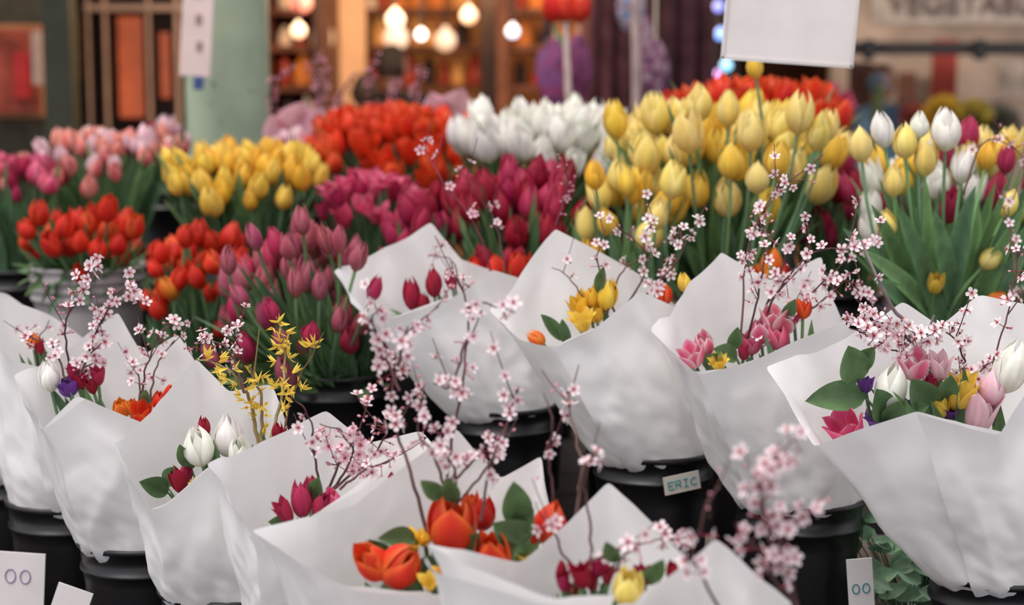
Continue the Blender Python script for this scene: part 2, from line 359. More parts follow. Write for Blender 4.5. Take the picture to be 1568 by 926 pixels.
DK=.95; SK=.92
def branch(mb,pts,y,r=.0022,dens=1.,start=.25,tone=PINK,size=.0115,twig=.6,budp=.3,bark=BARK,wander=.03,kind='cherry',depth=0):
    rs=RND; P=[]; ph=rs.uniform(0,6)
    if kind=='cherry': dens*=DK; size*=SK
    for i,q in enumerate(pts):
        yy=y+(q[2] if len(q)>2 else math.sin(ph+i*1.3)*wander); P.append(W(q[0],q[1],yy))
    S=catmull(P,7); n=len(S)
    S=[s+Vector((noise.noise(s*60),noise.noise(s*60+Vector((5,5,5))),noise.noise(s*60+Vector((9,1,3)))))*.004 for s in S]
    rad=[r*(1-.65*i/(n-1)) for i in range(n)]
    tube(mb,S,rad,np.array(bark),3)
    L=0; acc=0
    tot=sum((S[i+1]-S[i]).length for i in range(n-1)); step=.024/max(dens,.01)
    for i in range(n-1):
        seg=(S[i+1]-S[i]).length; L+=seg; acc+=seg
        if L/tot<start: acc=0; continue
        while acc>step:
            acc-=step*rs.uniform(.5,1.5); t=rs.random(); p=S[i].lerp(S[i+1],t); ax=(S[i+1]-S[i]).normalized()
            for q in range(rs.choice([1,2,2,3,4])):
                o=Vector((rs.gauss(0,1),rs.gauss(0,1)-.35,rs.gauss(0,1)+.2)); o=(o-ax*o.dot(ax)*.6).normalized()
                ln=rs.uniform(.005,.018); e=p+o*ln
                if kind=='cherry':
                    if rs.random()<budp: add_bud(mb,e,o,size*.42)
                    else: add_blossom(mb,e,(o+Vector((0,-.35,.1))),size*rs.uniform(.8,1.15),tone)
                    tube(mb,[p,(p+e)/2,e],.0007,(.25,.03,.05),3,3)
                else:
                    for z in range(4):
                        dd=(o+Vector((rs.gauss(0,.7),rs.gauss(0,.7),rs.gauss(0,.7)))).normalized()
                        add_leaf(mb,e,dd,size*1.6,size*.6,(0,0,.2),(.80,.56,.08),n=4)
                        mb.M[-1][:]=0
    if depth==0:
        k=int(tot/.06*twig)
        for _ in range(k):
            i=rs.randrange(int(n*.25),n-1); b=S[i]; ax=(S[min(i+1,n-1)]-S[i-1]).normalized()
            sd=Vector((rs.choice([-1,1])*rs.uniform(.5,1),rs.uniform(-.3,.3),rs.uniform(.2,1)))
            dd=(ax*.7+sd*.8).normalized(); ln=rs.uniform(.03,.085)
            Q=[b+dd*(ln*t)+Vector((0,0,.012*t*t)) for t in (0,.33,.66,1)]
            tube(mb,Q,[r*.5,r*.4,r*.35,r*.25],np.array(bark)*1.2,3,4)
            for t in np.arange(.35,1.05,.3/max(dens,.3)):
                p=b+dd*(ln*t)+Vector((0,0,.012*t*t))
                for q in range(rs.choice([1,2])):
                    o=Vector((rs.gauss(0,1),rs.gauss(0,1)-.3,rs.gauss(0,1)+.3)).normalized()
                    if kind!='cherry': continue
                    if rs.random()<budp+.15: add_bud(mb,p+o*.005,o,size*.4)
                    else: add_blossom(mb,p+o*rs.uniform(.003,.009),o+Vector((0,-.3,0)),size*rs.uniform(.75,1.1),tone)

# ---------------------------------------------------------------- wrapped bouquets
def wrap(base,y,keys,rb=.088,parent=None,seed=0):
    c=W(base[0],base[1],y); P=[W(k[0],k[1],y+k[2]) for k in keys]
    S=[]
    for i in range(len(P)-1):
        a,b=P[i],P[i+1]; m=max(2,int((b-a).length/.006))
        for k in range(m):
            S.append(a.lerp(b,k/m))
    S.append(P[-1])
    for _ in range(2):
        S=[S[0]]+[(S[i-1]+S[i]*4+S[i+1])/6 for i in range(1,len(S)-1)]+[S[-1]]
    cen=sum(P,Vector())/len(P)
    az=np.unwrap([math.atan2(s.y-cen.y,s.x-cen.x) for s in S]); m=len(S); N=36; V=[]
    rs=random.Random(seed); ph=rs.uniform(0,6)
    for i,s in enumerate(S):
        a=az[i]; o=Vector((math.cos(a),math.sin(a),0)); b=c+o*rb+Vector((0,0,-.035))
        ctrl=b.lerp(s,.38)+o*.020+Vector((0,0,-.004))
        sp=.0045*(i/m)
        for k in range(N):
            t=k/(N-1); p=b*(1-t)**2+ctrl*2*t*(1-t)+s*t*t
            cr=(.0070*abs(math.sin(a*2.6+ph+t*.8))+.0045*abs(math.sin(a*6.3+ph*2-t*1.5)))*(1-t)**1.3*min(1,t*6+.3)
            cr+=noise.noise(Vector((p.x*45+seed,p.y*45,p.z*60+p.x*30)))*.0035*(1-t)**1.2
            cr+=abs(noise.noise(Vector((math.cos(a)*2.2+seed,t*2.6+math.sin(a)*2.2,seed*1.7))))*.013*min(1,t*2)*(1-t*.3)
            q=Vector((p.x*7+seed*3.1,p.y*7,p.z*4))
            nz=noise.noise(q)*.009
            rdg=(.25-abs(noise.noise(Vector((math.cos(a)*1.6+seed,math.sin(a)*1.6,t*1.3)))))*.022
            r2=(.2-abs(noise.noise(Vector((p.x*20+seed*2,p.y*20-p.z*10,p.z*12)))))*.0045
            curl=.010*max(0,(t-.86)/.14)**2*(1 if math.sin(a)<.2 else -.3)
            p=p+o*(cr+(nz+rdg*.8+r2)*min(1,t*3)+sp+curl)
            V.append(tuple(p))
    mb=MB(); mb.add(V,gridf(m,N),(.8,.8,.8),0); ob=mb.obj('paper_wrap',[M_PAPER],parent)
    return c
def bouquet(base,y,keys,heads,leaves=(),branches=(),seed=0,fill=10,br=.108):
    e=empty('wrapped_bouquet')
    c=wrap(base,y,keys,parent=e,seed=seed)
    b=c+Vector((0,0,-.02)); mb=MB()
    for h in heads:
        u,v,var,hp=h[:4]; op=h[4] if len(h)>4 else 0.; tl=h[5] if len(h)>5 else (RND.uniform(-.25,.1),-.25); dy=h[6] if len(h)>6 else -.05
        hh=hp*y/F; d=Vector((tl[0],tl[1],1)).normalized(); p=W(u,v,y+dy)-d*hh*.5
        add_tulip(mb,p,d,hh,var,op,True)
        L=(p-b).length; tube(mb,bez(b,p-d*L*.4,p+d*.004,8),.003,gcol()*1.2)
    hs=list(heads)
    for i in range(fill if hs else 0):
        h=RND.choice(hs); q=W(h[0]+RND.uniform(-18,18),h[1]+RND.uniform(5,25),y+RND.uniform(-.07,.0))
        dd=(q-b); add_leaf(mb,b+dd*.45,dd.normalized()+Vector((RND.uniform(-.15,.15),RND.uniform(-.1,.1),0)),dd.length*.60,.03,(RND.uniform(-.15,.15),-.06,-.05),gcol(),face=(RND.uniform(-.6,.6),-1,.2),shape='lance')
    for l in leaves:
        u,v,lp,ang,wf,k=l; a=math.radians(ang); p=W(u-math.cos(a)*lp/2,v+math.sin(a)*lp/2,y-.05); q=W(u+math.cos(a)*lp/2,v-math.sin(a)*lp/2,y-.085)
        dd=q-p; add_leaf(mb,p,dd.normalized(),dd.length,dd.length*wf,(0,-.12,-.1),np.array((.07,.13,.05))*k,face=(RND.uniform(-.3,.3),-1,.5),shape='oval',n=10)
        tube(mb,bez(b,(b+p)/2+Vector((0,0,.02)),p,5),.0015,gcol())
    mb.obj('flowers',PL,e)
    if branches:
        mb=MB()
        for q in branches:
            kw=dict(q[1]); yy=kw.pop('y',y-.03); branch(mb,q[0],yy,**kw)
        mb.obj('blossom_branches',PL,e)
    bucket(base[0],base[1],y,br)
    return e

bouquet((1530,865),2.6,[(1530,660,-.12),(1410,627,-.14),(1330,655,-.15),(1265,682,-.14),(1190,562,-.04),(1290,520,.04),(1385,462,.10),(1440,500,.11),(1497,452,.10),(1600,470,.08),(1720,540,0),(1700,620,-.08),(1600,515,-.14),(1520,663,-.17),(1410,630,-.16)],
 [(1295,655,'hotpink',58,.8,(-.5,-.4),-.09),(1345,648,'purple',32,1.4),(1325,588,'purple',30,.8),(1365,590,'white',85,0.,(.1,-.2)),(1470,598,'yellow',70,.8,(.1,-.3)),(1440,622,'yellow',40,.8),(1500,632,'palepink',80,.8,(.2,-.2)),(1520,590,'palepink',70,0.,(.2,-.1)),(1548,560,'white',90,0.,(.25,-.1)),(1400,560,'pinkwhite',50,.8),(1440,560,'palepink',50,.8),(1390,625,'purple',28,1.4),(1425,590,'magenta',36,.8),(1455,630,'purple',24,1.4)],
 [(1278,605,95,175,.45,1.),(1303,553,70,100,.6,1.6),(1345,615,60,100,.6,1.4),(1410,600,70,120,.55,1.),(1372,628,60,60,.5,1.3),(1325,545,50,60,.5,1.3),(1400,625,50,30,.5,1.1),(1450,590,50,80,.5,1.3)],
 [([(1460,650),(1430,580),(1385,500),(1342,425)],dict(r=.006,dens=.15,bark=(.22,.16,.17),start=.7)),
  ([(1450,640),(1430,570),(1380,510),(1310,480)],dict(dens=1.8,size=.013)),([(1470,640),(1480,560),(1450,510),(1400,520)],dict(dens=2,size=.013,tone=WPINK)),
  ([(1490,640),(1520,560),(1545,470),(1560,380)],dict(dens=.5)),([(1440,640),(1400,560),(1340,520),(1300,500)],dict(dens=1.6,size=.013)),([(1460,640),(1500,570),(1540,540)],dict(dens=1.7,size=.013))],seed=1,fill=18)
bouquet((1225,755),2.87,[(1180,540,-.13),(1120,562,-.15),(1070,568,-.15),(1010,505,-.04),(1055,440,.04),(1102,385,.09),(1180,430,.09),(1258,392,.07),(1264,440,.05),(1300,500,0),(1312,525,-.08),(1275,490,-.14),(1150,552,-.17),(1080,572,-.16)],
 [(1060,545,'pinkwhite',42,.8,(-.4,-.4),-.08),(1078,527,'pinkwhite',42,.35,(-.2,-.3)),(1165,508,'pinkwhite',50,.35),(1185,488,'pinkwhite',45,.8),(1150,525,'hotpink',40,.8),(1190,515,'hotpink',45,.35),(1100,556,'yellow',30,1.4,(-.2,-.5),-.09),(1230,470,'orangered',40,.35),(1140,535,'magenta',36,.8),(1205,495,'pinkwhite',36,.8),(1215,480,'magenta',36,.35)],
 [(1110,538,44,150,.5,1.5),(1090,550,36,60,.5,1.3),(1125,515,44,80,.4,1.2),(1210,470,40,70,.4,1.2)],
 [([(1135,545),(1138,450),(1148,370),(1195,285),(1235,275)],dict(dens=.9,size=.0115)),
  ([(1150,530),(1195,440),(1250,385),(1330,378),(1352,335)],dict(dens=1.0,size=.012)),([(1160,520),(1240,475),(1290,430),(1325,455),(1345,470)],dict(dens=1.0,size=.012)),
  ([(1145,520),(1165,430),(1175,360),(1160,330)],dict(dens=1.1,size=.012)),([(1150,520),(1200,400),(1205,370)],dict(dens=1.0,size=.012)),([(1150,545),(1180,510),(1210,480)],dict(dens=1.8)),
  ([(1150,540),(1250,440),(1300,395)],dict(dens=.9))],seed=2,fill=10)
bouquet((1000,683),3.04,[(905,500,-.12),(850,530,-.15),(805,520,-.13),(765,475,-.05),(800,420,.02),(850,350,.08),(930,392,.07),(1005,440,.03),(1040,480,-.06),(965,445,-.13),(905,502,-.155),(850,533,-.165)],
 [(930,450,'yellow',56,0.,(.1,-.3)),(885,468,'golden',44,.8,(-.3,-.3)),(892,492,'yellow',40,1.4,(-.2,-.5),-.08),(912,478,'golden',36,.8),(820,518,'orange',36,0.,(-1.2,-.3),-.08),(1016,450,'orangered',38,0.),(1048,432,'yellow',36,0.),(905,455,'golden',36,.35)],
 [(845,497,60,125,.3,1.4),(865,505,50,100,.3,1.2),(920,425,50,80,.3,1.2)],
 [([(915,490),(890,450),(865,420),(845,408)],dict(dens=.35,r=.002)),([(930,480),(950,420),(985,385),(945,345)],dict(dens=1.,tone=WPINK,start=.35)),([(960,470),(990,410),(985,365),(1005,335)],dict(dens=1.,tone=WPINK)),
  ([(970,470),(1010,430),(1045,385),(1038,345)],dict(dens=1.,tone=WPINK)),([(970,480),(1000,440),(1025,420)],dict(dens=1.6,tone=PINK)),([(940,480),(915,400),(930,350)],dict(dens=.4,tone=PINK))],seed=3,fill=6)
bouquet((768,614),3.3,[(690,452,-.12),(610,484,-.15),(570,480,-.14),(515,415,-.04),(600,375,.04),(660,340,.08),(705,398,.08),(795,428,.04),(850,470,-.02),(800,432,-.1),(745,412,-.13),(690,456,-.16),(600,490,-.17)],
 [(630,448,'crimson',60,0.,(-.1,-.2)),(664,432,'crimson',50,0.,(-.05,-.2)),(648,462,'crimson',40,0.),(690,425,'crimson',40,0.)],
 [],
 [([(700,450),(690,400),(660,390)],dict(dens=.7)),([(760,440),(730,350),(680,280),(645,225)],dict(dens=.35,tone=DPINK,bark=(.16,.03,.05))),([(780,440),(760,350),(740,310),(700,255)],dict(dens=.35,tone=PINK)),
  ([(850,345),(868,290),(862,232)],dict(dens=.9,tone=DPINK,budp=.8,bark=(.15,.02,.04),start=0)),([(720,440),(700,430),(680,425)],dict(dens=2.))],seed=4,fill=5)
bouquet((10,708),3.25,[(40,602,-.12),(-20,590,-.14),(-90,520,-.04),(-50,440,.04),(10,450,.08),(60,490,.07),(90,560,0),(60,605,-.1),(0,592,-.15)],[(40,520,'orange',30,0.),(60,510,'crimson',30,0.)],seed=5,fill=4)
bouquet((105,757),3.05,[(70,565,-.12),(20,548,-.14),(-40,470,-.04),(0,455,.03),(75,480,.07),(130,520,.08),(150,600,0),(110,620,-.1),(40,590,-.15)],
 [(50,520,'orange',30,0.),(60,530,'crimson',30,.8)],[],[([(60,560),(50,520),(35,505)],dict(dens=1.)),([(70,540),(60,520),(75,490)],dict(dens=1.))],seed=6,fill=4)
bouquet((220,817),2.85,[(160,620,-.12),(118,605,-.13),(75,657,-.15),(33,575,-.04),(110,530,.03),(180,478,.08),(215,545,.08),(268,512,.07),(305,570,.04),(290,650,-.04),(235,656,-.12),(135,607,-.15),(78,655,-.165)],
 [(75,575,'white',52,0.,(-.1,-.1)),(105,592,'purple',34,.8),(125,580,'crimson',36,.8),(150,575,'magenta',34,.8),(140,590,'crimson',30,.8),(112,570,'magenta',30,.8),(185,625,'orange',36,.35,(-.2,-.4)),(215,633,'orangered',38,.8,(0,-.5),-.08),(200,622,'orange',30,.35),(245,612,'red',36,0.),(262,600,'red',34,0.)],
 [(225,605,30,90,.4,1.2)],
 [([(110,580),(100,500),(125,440),(155,385)],dict(dens=1.3,size=.012)),([(120,580),(160,480),(190,440),(220,465)],dict(dens=1.3,size=.012)),([(100,580),(140,540),(165,520)],dict(dens=1.5)),([(110,590),(130,560),(160,555)],dict(dens=2.,tone=DPINK)),
  ([(215,630),(225,560),(250,505),(285,492)],dict(dens=.9)),([(230,630),(240,560),(268,520)],dict(dens=.6)),([(210,630),(215,580),(205,560)],dict(dens=.8)),([(100,580),(80,530),(45,515)],dict(dens=.9))],seed=7)
bouquet((352,890),2.6,[(320,710,-.12),(265,767,-.14),(238,777,-.15),(188,678,-.04),(240,610,.03),(300,548,.08),(350,600,.08),(412,588,.07),(440,650,0),(430,700,-.08),(385,695,-.13),(325,708,-.15),(262,770,-.165),(238,780,-.16)],
 [(303,682,'white',72,0.,(-.15,-.3),-.07),(350,664,'white',80,0.,(0,-.2)),(366,692,'white',50,.35,(.1,-.3),-.08),(272,735,'crimson',50,.35,(-.4,-.4),-.08),(312,652,'crimson',40,0.),(437,680,'crimson',58,0.,(.3,-.1)),(285,722,'magenta',40,0.),(425,660,'crimson',40,0.),(300,742,'yellow',18,1.4,(0,-.6),-.1)],
 [(236,742,50,150,.55,.9),(285,695,50,110,.4,1.1),(262,725,40,70,.4,1.3),(400,690,60,70,.3,1.3)],
 [([(395,690),(385,620),(365,585),(340,560),(302,548)],dict(kind='f',dens=1.2,bark=(.28,.20,.08),twig=.2,r=.0035,size=.010)),([(410,690),(432,600),(436,540),(425,485)],dict(kind='f',dens=1.2,bark=(.25,.2,.08),twig=.2,r=.003,size=.010)),([(430,680),(455,590),(495,510)],dict(kind='f',dens=.5,bark=(.2,.1,.05),twig=.2,size=.010)),
  ([(400,690),(400,610),(380,560)],dict(kind='f',dens=1.4,bark=(.28,.20,.08),r=.0035,size=.010)),
  ([(375,600),(350,535),(310,520),(300,540)],dict(dens=1.4,tone=PINK)),([(375,600),(370,540),(345,490)],dict(dens=1.2,tone=PINK))],seed=8,fill=14)
bouquet((500,950),2.38,[(560,722,-.12),(480,790,-.14),(400,812,-.15),(322,710,-.04),(420,670,.03),(500,628,.08),(560,680,.08),(640,660,.07),(690,720,0),(650,790,-.08),(575,722,-.14),(470,793,-.165),(400,816,-.165)],
 [(462,762,'magenta',70,.35,(0,-.25),-.07),(435,782,'magenta',46,.8,(-.5,-.3),-.08),(492,774,'magenta',50,.35,(.4,-.3),-.07),(508,765,'hotpink',36,.35),(600,735,'magenta',30,0.),(478,748,'magenta',46,0.,(0,-.1),0)],
 [(430,798,40,160,.5,1.2),(485,745,50,80,.4,1.2)],
 [([(490,760),(480,690),(475,640),(455,612)],dict(dens=.9)),([(500,760),(540,700),(520,660),(490,650)],dict(dens=1.5,budp=.4,tone=DPINK)),([(510,750),(570,700),(590,660),(560,650)],dict(dens=1.5,budp=.4)),([(520,750),(560,720),(610,700)],dict(dens=1.5,budp=.4)),([(500,750),(530,690),(560,670)],dict(dens=1.6,budp=.4,tone=DPINK))],seed=9)
bouquet((650,1030),2.15,[(660,902,-.12),(545,893,-.14),(490,868,-.14),(402,812,-.05),(540,775,.02),(640,700,.06),(698,655,.08),(760,735,.08),(825,698,.08),(850,800,.02),(830,890,-.06),(740,905,-.12),(650,903,-.16),(545,896,-.165)],
 [(693,800,'orangered',96,.35,(.05,-.12),-.06),(615,865,'orangered',84,0.,(.8,-.6),-.1),(570,860,'orangered',70,.35,(-.7,-.5),-.1),(755,850,'orangered',86,.35,(-.1,-.4),-.09),(845,798,'orangered',74,0.,(.3,-.1),-.05),(740,785,'red',62,0.,(.1,-.2),0),(658,892,'yellow',30,1.4,(0,-.6),-.12),(630,832,'golden',36,1.4,(0,-.5),-.05),(612,828,'yellow',30,1.4,(0,-.5),-.05),(720,770,'orangered',44,.35,(0,0),.02),(805,852,'yellow',30,1.4),(650,825,'golden',28,1.4),(820,815,'red',44,0.),(675,880,'golden',26,1.4,(0,-.5),-.1)],
 [(783,812,75,140,.6,1.2),(790,765,85,95,.45,1.4),(608,820,60,170,.45,.9),(650,865,60,80,.5,1.),(720,830,60,60,.4,.9),(690,745,50,100,.4,1.2),(580,835,50,130,.4,.9),(660,745,50,130,.4,1.2),(805,790,50,60,.5,1.1),(770,840,60,30,.5,1.)],
 [([(655,815),(628,720),(606,640),(604,560),(625,500)],dict(r=.0028,dens=1.1,start=.42,size=.0105,y=2.14)),([(682,780),(690,690),(712,560),(716,470),(690,400)],dict(r=.0026,dens=.7,start=.3,size=.0105,y=2.18)),
  ([(700,770),(755,700),(785,620),(795,592)],dict(dens=.8,start=.2)),([(610,600),(590,540),(570,490),(585,470)],dict(dens=1.3,start=.1)),([(610,560),(620,510),(650,490),(670,470)],dict(dens=1.,start=.1)),
  ([(680,740),(660,690),(640,660),(650,590)],dict(dens=1.1)),([(690,740),(730,700),(740,690)],dict(dens=1.1)),([(735,800),(750,700),(740,680)],dict(dens=.8)),
  ([(880,810),(890,720),(880,660),(862,600)],dict(dens=.2,r=.003,bark=(.14,.08,.07))),([(850,780),(840,700),(845,640),(830,600)],dict(dens=.4,y=2.1)),([(716,470),(740,465),(790,475)],dict(dens=.9,start=.1)),([(715,520),(690,590),(665,585)],dict(dens=1.1,start=.2)),
  ([(700,760),(690,700),(665,660)],dict(dens=1.2))],seed=10,fill=20)
bouquet((880,1080),2.0,[(930,908,-.12),(850,908,-.13),(785,884,-.14),(660,832,-.05),(800,862,.02),(870,800,.05),(930,738,.08),(1045,850,.07),(1070,940,-.02),(960,935,-.12),(830,912,-.155),(700,875,-.14),(672,850,-.09)],
 [(890,880,'crimson',50,.8,(-.2,-.3),-.07),(862,890,'magenta',40,.8),(962,898,'paleyellow',70,.35,(.1,-.3),-.08),(915,870,'magenta',36,.8),(1030,875,'crimson',44,.35),(985,880,'magenta',36,.8),(880,905,'crimson',36,.8),(860,870,'crimson',36,0.),(930,880,'magenta',34,1.4),(905,890,'crimson',34,1.4)],
 [(935,840,46,110,.35,(1.)),(1000,870,60,60,.4,1.3)],
 [([(890,900),(900,860),(960,840),(1035,818)],dict(dens=.8,budp=.5)),([(880,880),(850,820),(820,770)],dict(dens=.5,budp=.5)),([(920,900),(950,860),(980,830)],dict(dens=1.,budp=.4)),([(900,900),(905,800),(890,730),(915,690)],dict(dens=.2)),([(900,900),(920,860),(940,850)],dict(dens=1.4,budp=.4,start=0))],seed=11)
bouquet((1120,1130),1.85,[(1140,985,-.1),(1040,975,-.1),(960,930,-.03),(1020,890,.02),(1095,822,.06),(1228,930,.05),(1250,1000,-.05),(1140,990,-.12),(1060,980,-.13)],
 [(1100,960,'red',60,.35)],[],
 [([(1225,960),(1205,860),(1165,770),(1185,700),(1222,668)],dict(dens=1.5,size=.0115,y=1.8)),([(1215,930),(1195,840),(1225,790),(1255,785)],dict(dens=.9,size=.011,y=1.8)),([(1120,960),(1065,860),(1075,790),(1100,745)],dict(dens=.9,size=.011,y=1.8)),
  ([(1190,870),(1150,830),(1125,800)],dict(dens=1.2,size=.011,y=1.8,start=0)),([(1180,830),(1165,740),(1200,700)],dict(dens=1.3,size=.0115,y=1.78)),([(1220,930),(1180,880),(1150,860)],dict(dens=1.,size=.011,y=1.8))],seed=12)

mb=MB(); branch(mb,[(1475,300),(1500,225),(1530,215),(1575,245)],3.2,dens=.8,budp=.6,tone=PINK,start=.3); branch(mb,[(1575,560),(1560,450),(1545,330),(1570,260)],3.1,dens=.4,budp=.4,tone=PINK,bark=(.12,.06,.05))
mb.obj('cherry_blossom_branch',PL)
mb=MB(); gb=W(1400,960,2.95)
for i in range(60):
    q=W(RND.uniform(1300,1450),RND.uniform(780,925),2.86+RND.uniform(-.04,.06)); dd=Vector((RND.uniform(-1,1),RND.uniform(-.6,0),RND.uniform(-.1,.8)))
    add_leaf(mb,q,dd,RND.uniform(.04,.07),.028,(0,-.1,-.2),np.array((.22,.36,.22))*RND.uniform(.5,1.5),face=(0,-1,.6),shape='oval')
    tube(mb,bez(gb+Vector((RND.uniform(-.02,.02),0,-.1)),(gb+q)/2,q,5),.0012,gcol())
e=empty('greenery_bunch'); mb.obj('leaves',PL,e)
bucket(1400,940,2.95,.075,parent=e)

# ---------------------------------------------------------------- small cards
def boxmb(mb,c,sx,sy,sz,R=None,mi=0,bev=0):
    V=np.array([[x,y,z] for x in(-.5,.5) for y in(-.5,.5) for z in(-.5,.5)])*np.array([sx,sy,sz])
    if R is not None: V=V@np.array(R.to_3x3()).T
    V=V+np.array(c); f=[(0,1,3,2),(4,6,7,5),(0,4,5,1),(2,3,7,6),(0,2,6,4),(1,5,7,3)]
    mb.add(V,f,(.5,.5,.5),mi)
def finish(mb,name,mats,bev=.0,parent=None):
    o=mb.obj(name,mats,parent)
    o.data.polygons.foreach_set('use_smooth',np.zeros(len(o.data.polygons),bool))
    if bev:
        m=o.modifiers.new('bevel','BEVEL'); m.width=bev; m.segments=2
    return o
def strokes(mb,c,R,polys,s,w=.0013,mi=1,off=-.0022):
    M=np.array(R.to_3x3()).T
    for pl in polys:
        pts=[Vector((np.array([p[0]*s,off,p[1]*s])@M)+np.array(c)) for p in pl]
        tube(mb,pts,w,(.1,.1,.1),mi,5)
LET={'E':[[(1,1),(0,1),(0,0),(1,0)],[(0,.5),(.8,.5)]],'R':[[(0,0),(0,1),(.8,1),(.9,.75),(.7,.5),(0,.5)],[(.4,.5),(1,0)]],'I':[[(.5,0),(.5,1)],[(.15,1),(.85,1)],[(.15,0),(.85,0)]],'C':[[(1,.9),(.6,1),(.1,.75),(.05,.25),(.5,0),(1,.1)]],
 '0':[[(.5+.45*math.cos(t*.63),.5+.5*math.sin(t*.63)) for t in range(11)]]}
def word(txt,dx=1.3):
    out=[]; n=len(txt)
    for i,ch in enumerate(txt):
        for pl in LET[ch]: out.append([(p[0]+i*dx-(n*dx-.3)/2,(p[1]-.5)*1.25) for p in pl])
    return out
mb=MB(); c=W(1044,739,3.04-.117)
R=Matrix.Rotation(math.radians(13),4,'Z')@Matrix.Rotation(math.radians(-9),4,'Y')
boxmb(mb,c,.066,.0025,.032,R); strokes(mb,c,R,word('ERIC'),.0105,w=.0010)
finish(mb,'name_tag',[M_TAG,M_INK])
mb=MB(); c=W(28,890,2.9); R=Matrix.Rotation(math.radians(4),4,'Y'); boxmb(mb,c,.092,.003,.105,R); strokes(mb,c+Vector((0,0,.01)),R,word('00'),.02,w=.0011)
boxmb(mb,c+Vector((.01,.012,-.20)),.008,.008,.30); finish(mb,'price_card',[M_CARD,M_INKP])
mb=MB(); c=W(108,925,2.75); R=Matrix.Rotation(math.radians(20),4,'Y'); boxmb(mb,c,.06,.003,.06,R); boxmb(mb,c+Vector((.0,.012,-.16)),.008,.008,.24);finish(mb,'price_card',[M_CARD,M_INKP])
mb=MB(); c=W(1318,900,2.72); R=Matrix.Rotation(math.radians(-5),4,'Y'); boxmb(mb,c,.042,.003,.10,R); strokes(mb,c,R,word('00'),.013,w=.001)
boxmb(mb,c+Vector((0,.012,-.14)),.008,.008,.28); finish(mb,'price_card',[M_CARD,M_INK])
mb=MB(); c=W(1212,12,3.3); R=Matrix.Rotation(math.radians(4),4,'Y'); boxmb(mb,c,.253,.004,.21,R)
for sx in(-.11,.11): tube(mb,[c+Vector((sx,0,.09)),c+Vector((sx,0,.5)),Vector((c.x+sx,3.3,2.62))],.0015,(.5,.5,.5),1)
for (dx,dz,w_,h_) in [(0,.103,.25,.006),(0,-.103,.25,.006),(-.124,0,.006,.21),(.124,0,.006,.21)]:
    o=R.to_3x3()@Vector((dx,-.003,dz)); boxmb(mb,c+o,w_,.004,h_,R,2)
finish(mb,'hanging_price_sign',[simple('sign_card',(.68,.62,.60),.6,amt=.06),M_STR,simple('plastic_sleeve',(.58,.54,.52),.4)])

# ---------------------------------------------------------------- stand, room
def bx(name,c,s,mat,bev=.008,parent=None,rot=None):
    mb=MB(); boxmb(mb,c,*s,R=rot); return finish(mb,name,[mat],bev,parent)
st=empty('display_stand'); st2=empty('display_stand')
for i in range(9): bx('board',(0,1.72+i*.2,TIER1-.02),(3.4,.192,.04),M_PLAT,.004,st)
for i in range(9): bx('board',(0,3.56+i*.2,TIER2-.02),(4.2,.192,.04),M_PLAT,.004,st2)
for x in(-1.6,0,1.6):
    for y in(1.75,3.3): bx('leg',(x,y,.19),(.07,.07,.38),M_PLAT,.004,st)
    for y in(3.7,5.1): bx('leg',(x,y,.28),(.07,.07,.56),M_PLAT,.004,st2)
bx('floor',(0,7,-.03),(16,16,.06),M_CONC,.0)
M_WALLB=simple('back_wall_paint',(.10,.045,.028),.8,ns=3,amt=.5)
bx('wall_back',(0,14.06,1.9),(16,.12,3.8),M_WALLB,0)
bx('ceiling',(0,10.2,3.86),(16,7.8,.12),simple('ceiling_paint',(.25,.2,.15),.8),0)
bx('wall_left',(-8.06,10.2,1.9),(.12,7.8,3.8),M_WALLB,0)
bx('wall_right',(8.06,10.2,1.9),(.12,7.8,3.8),M_WALLB,0)
bx('ceiling_beam',(0,3.3,2.68),(12,.12,.14),simple('beam_paint',(.2,.3,.22),.6),.01)

M_GCOL=simple('green_column_paint',(.33,.40,.285),.5,ns=9,amt=.12,bump=.4)
cc=W(349,150,5.45); mb=MB(); V=[];N=40
prof=[(.19,0),(.19,.05),(.155,.08),(.150,.12),(.134,.14),(.132,1.2),(.132,2.1),(.132,3.6),(.15,3.62),(.18,3.7),(.18,3.8)]
for r,z in prof:
    for k in range(N): a=2*math.pi*k/N; V.append((cc.x+r*math.cos(a),5.45+r*math.sin(a),z))
mb.add(V,gridf(len(prof),N,True),(.3,.4,.3),0)
for i in range(14):
    a=RND.uniform(3.4,6.0); z=RND.uniform(1.25,1.95); mb.add(*( (lambda p,r:([(p[0]+r*x,p[1]-.002,p[2]+r*zz) for x,zz in((-1,-.6),(.8,-1),(1,.7),(-.5,1))],[(0,1,2,3)]))((cc.x+.1335*math.cos(a),5.45+.1335*math.sin(a),z),RND.uniform(.002,.006))),(.05,.04,.04),1)
mb.obj('green_column',[M_GCOL,simple('paint_chip',(.10,.08,.07),.8)])
mb=MB(); c=W(302,40,5.2); R=Matrix.Rotation(math.radians(4),4,'Y'); boxmb(mb,c,.092,.01,.30,R); boxmb(mb,c+Vector((.0,0,-.17)),.03,.012,.04,R,1); boxmb(mb,c+Vector((0,.02,.55)),.006,.006,.9,None,1)
for dz in (.1,.02,-.06): boxmb(mb,c+Vector((.006,-.006,dz)),.02,.003,.03,R,2)
finish(mb,'hanging_banner_tag',[simple('pink_card',(.72,.56,.52),.6,amt=.05),simple('blue_clip',(.05,.08,.22),.5),simple('tag_print',(.3,.2,.2),.5)],.002)

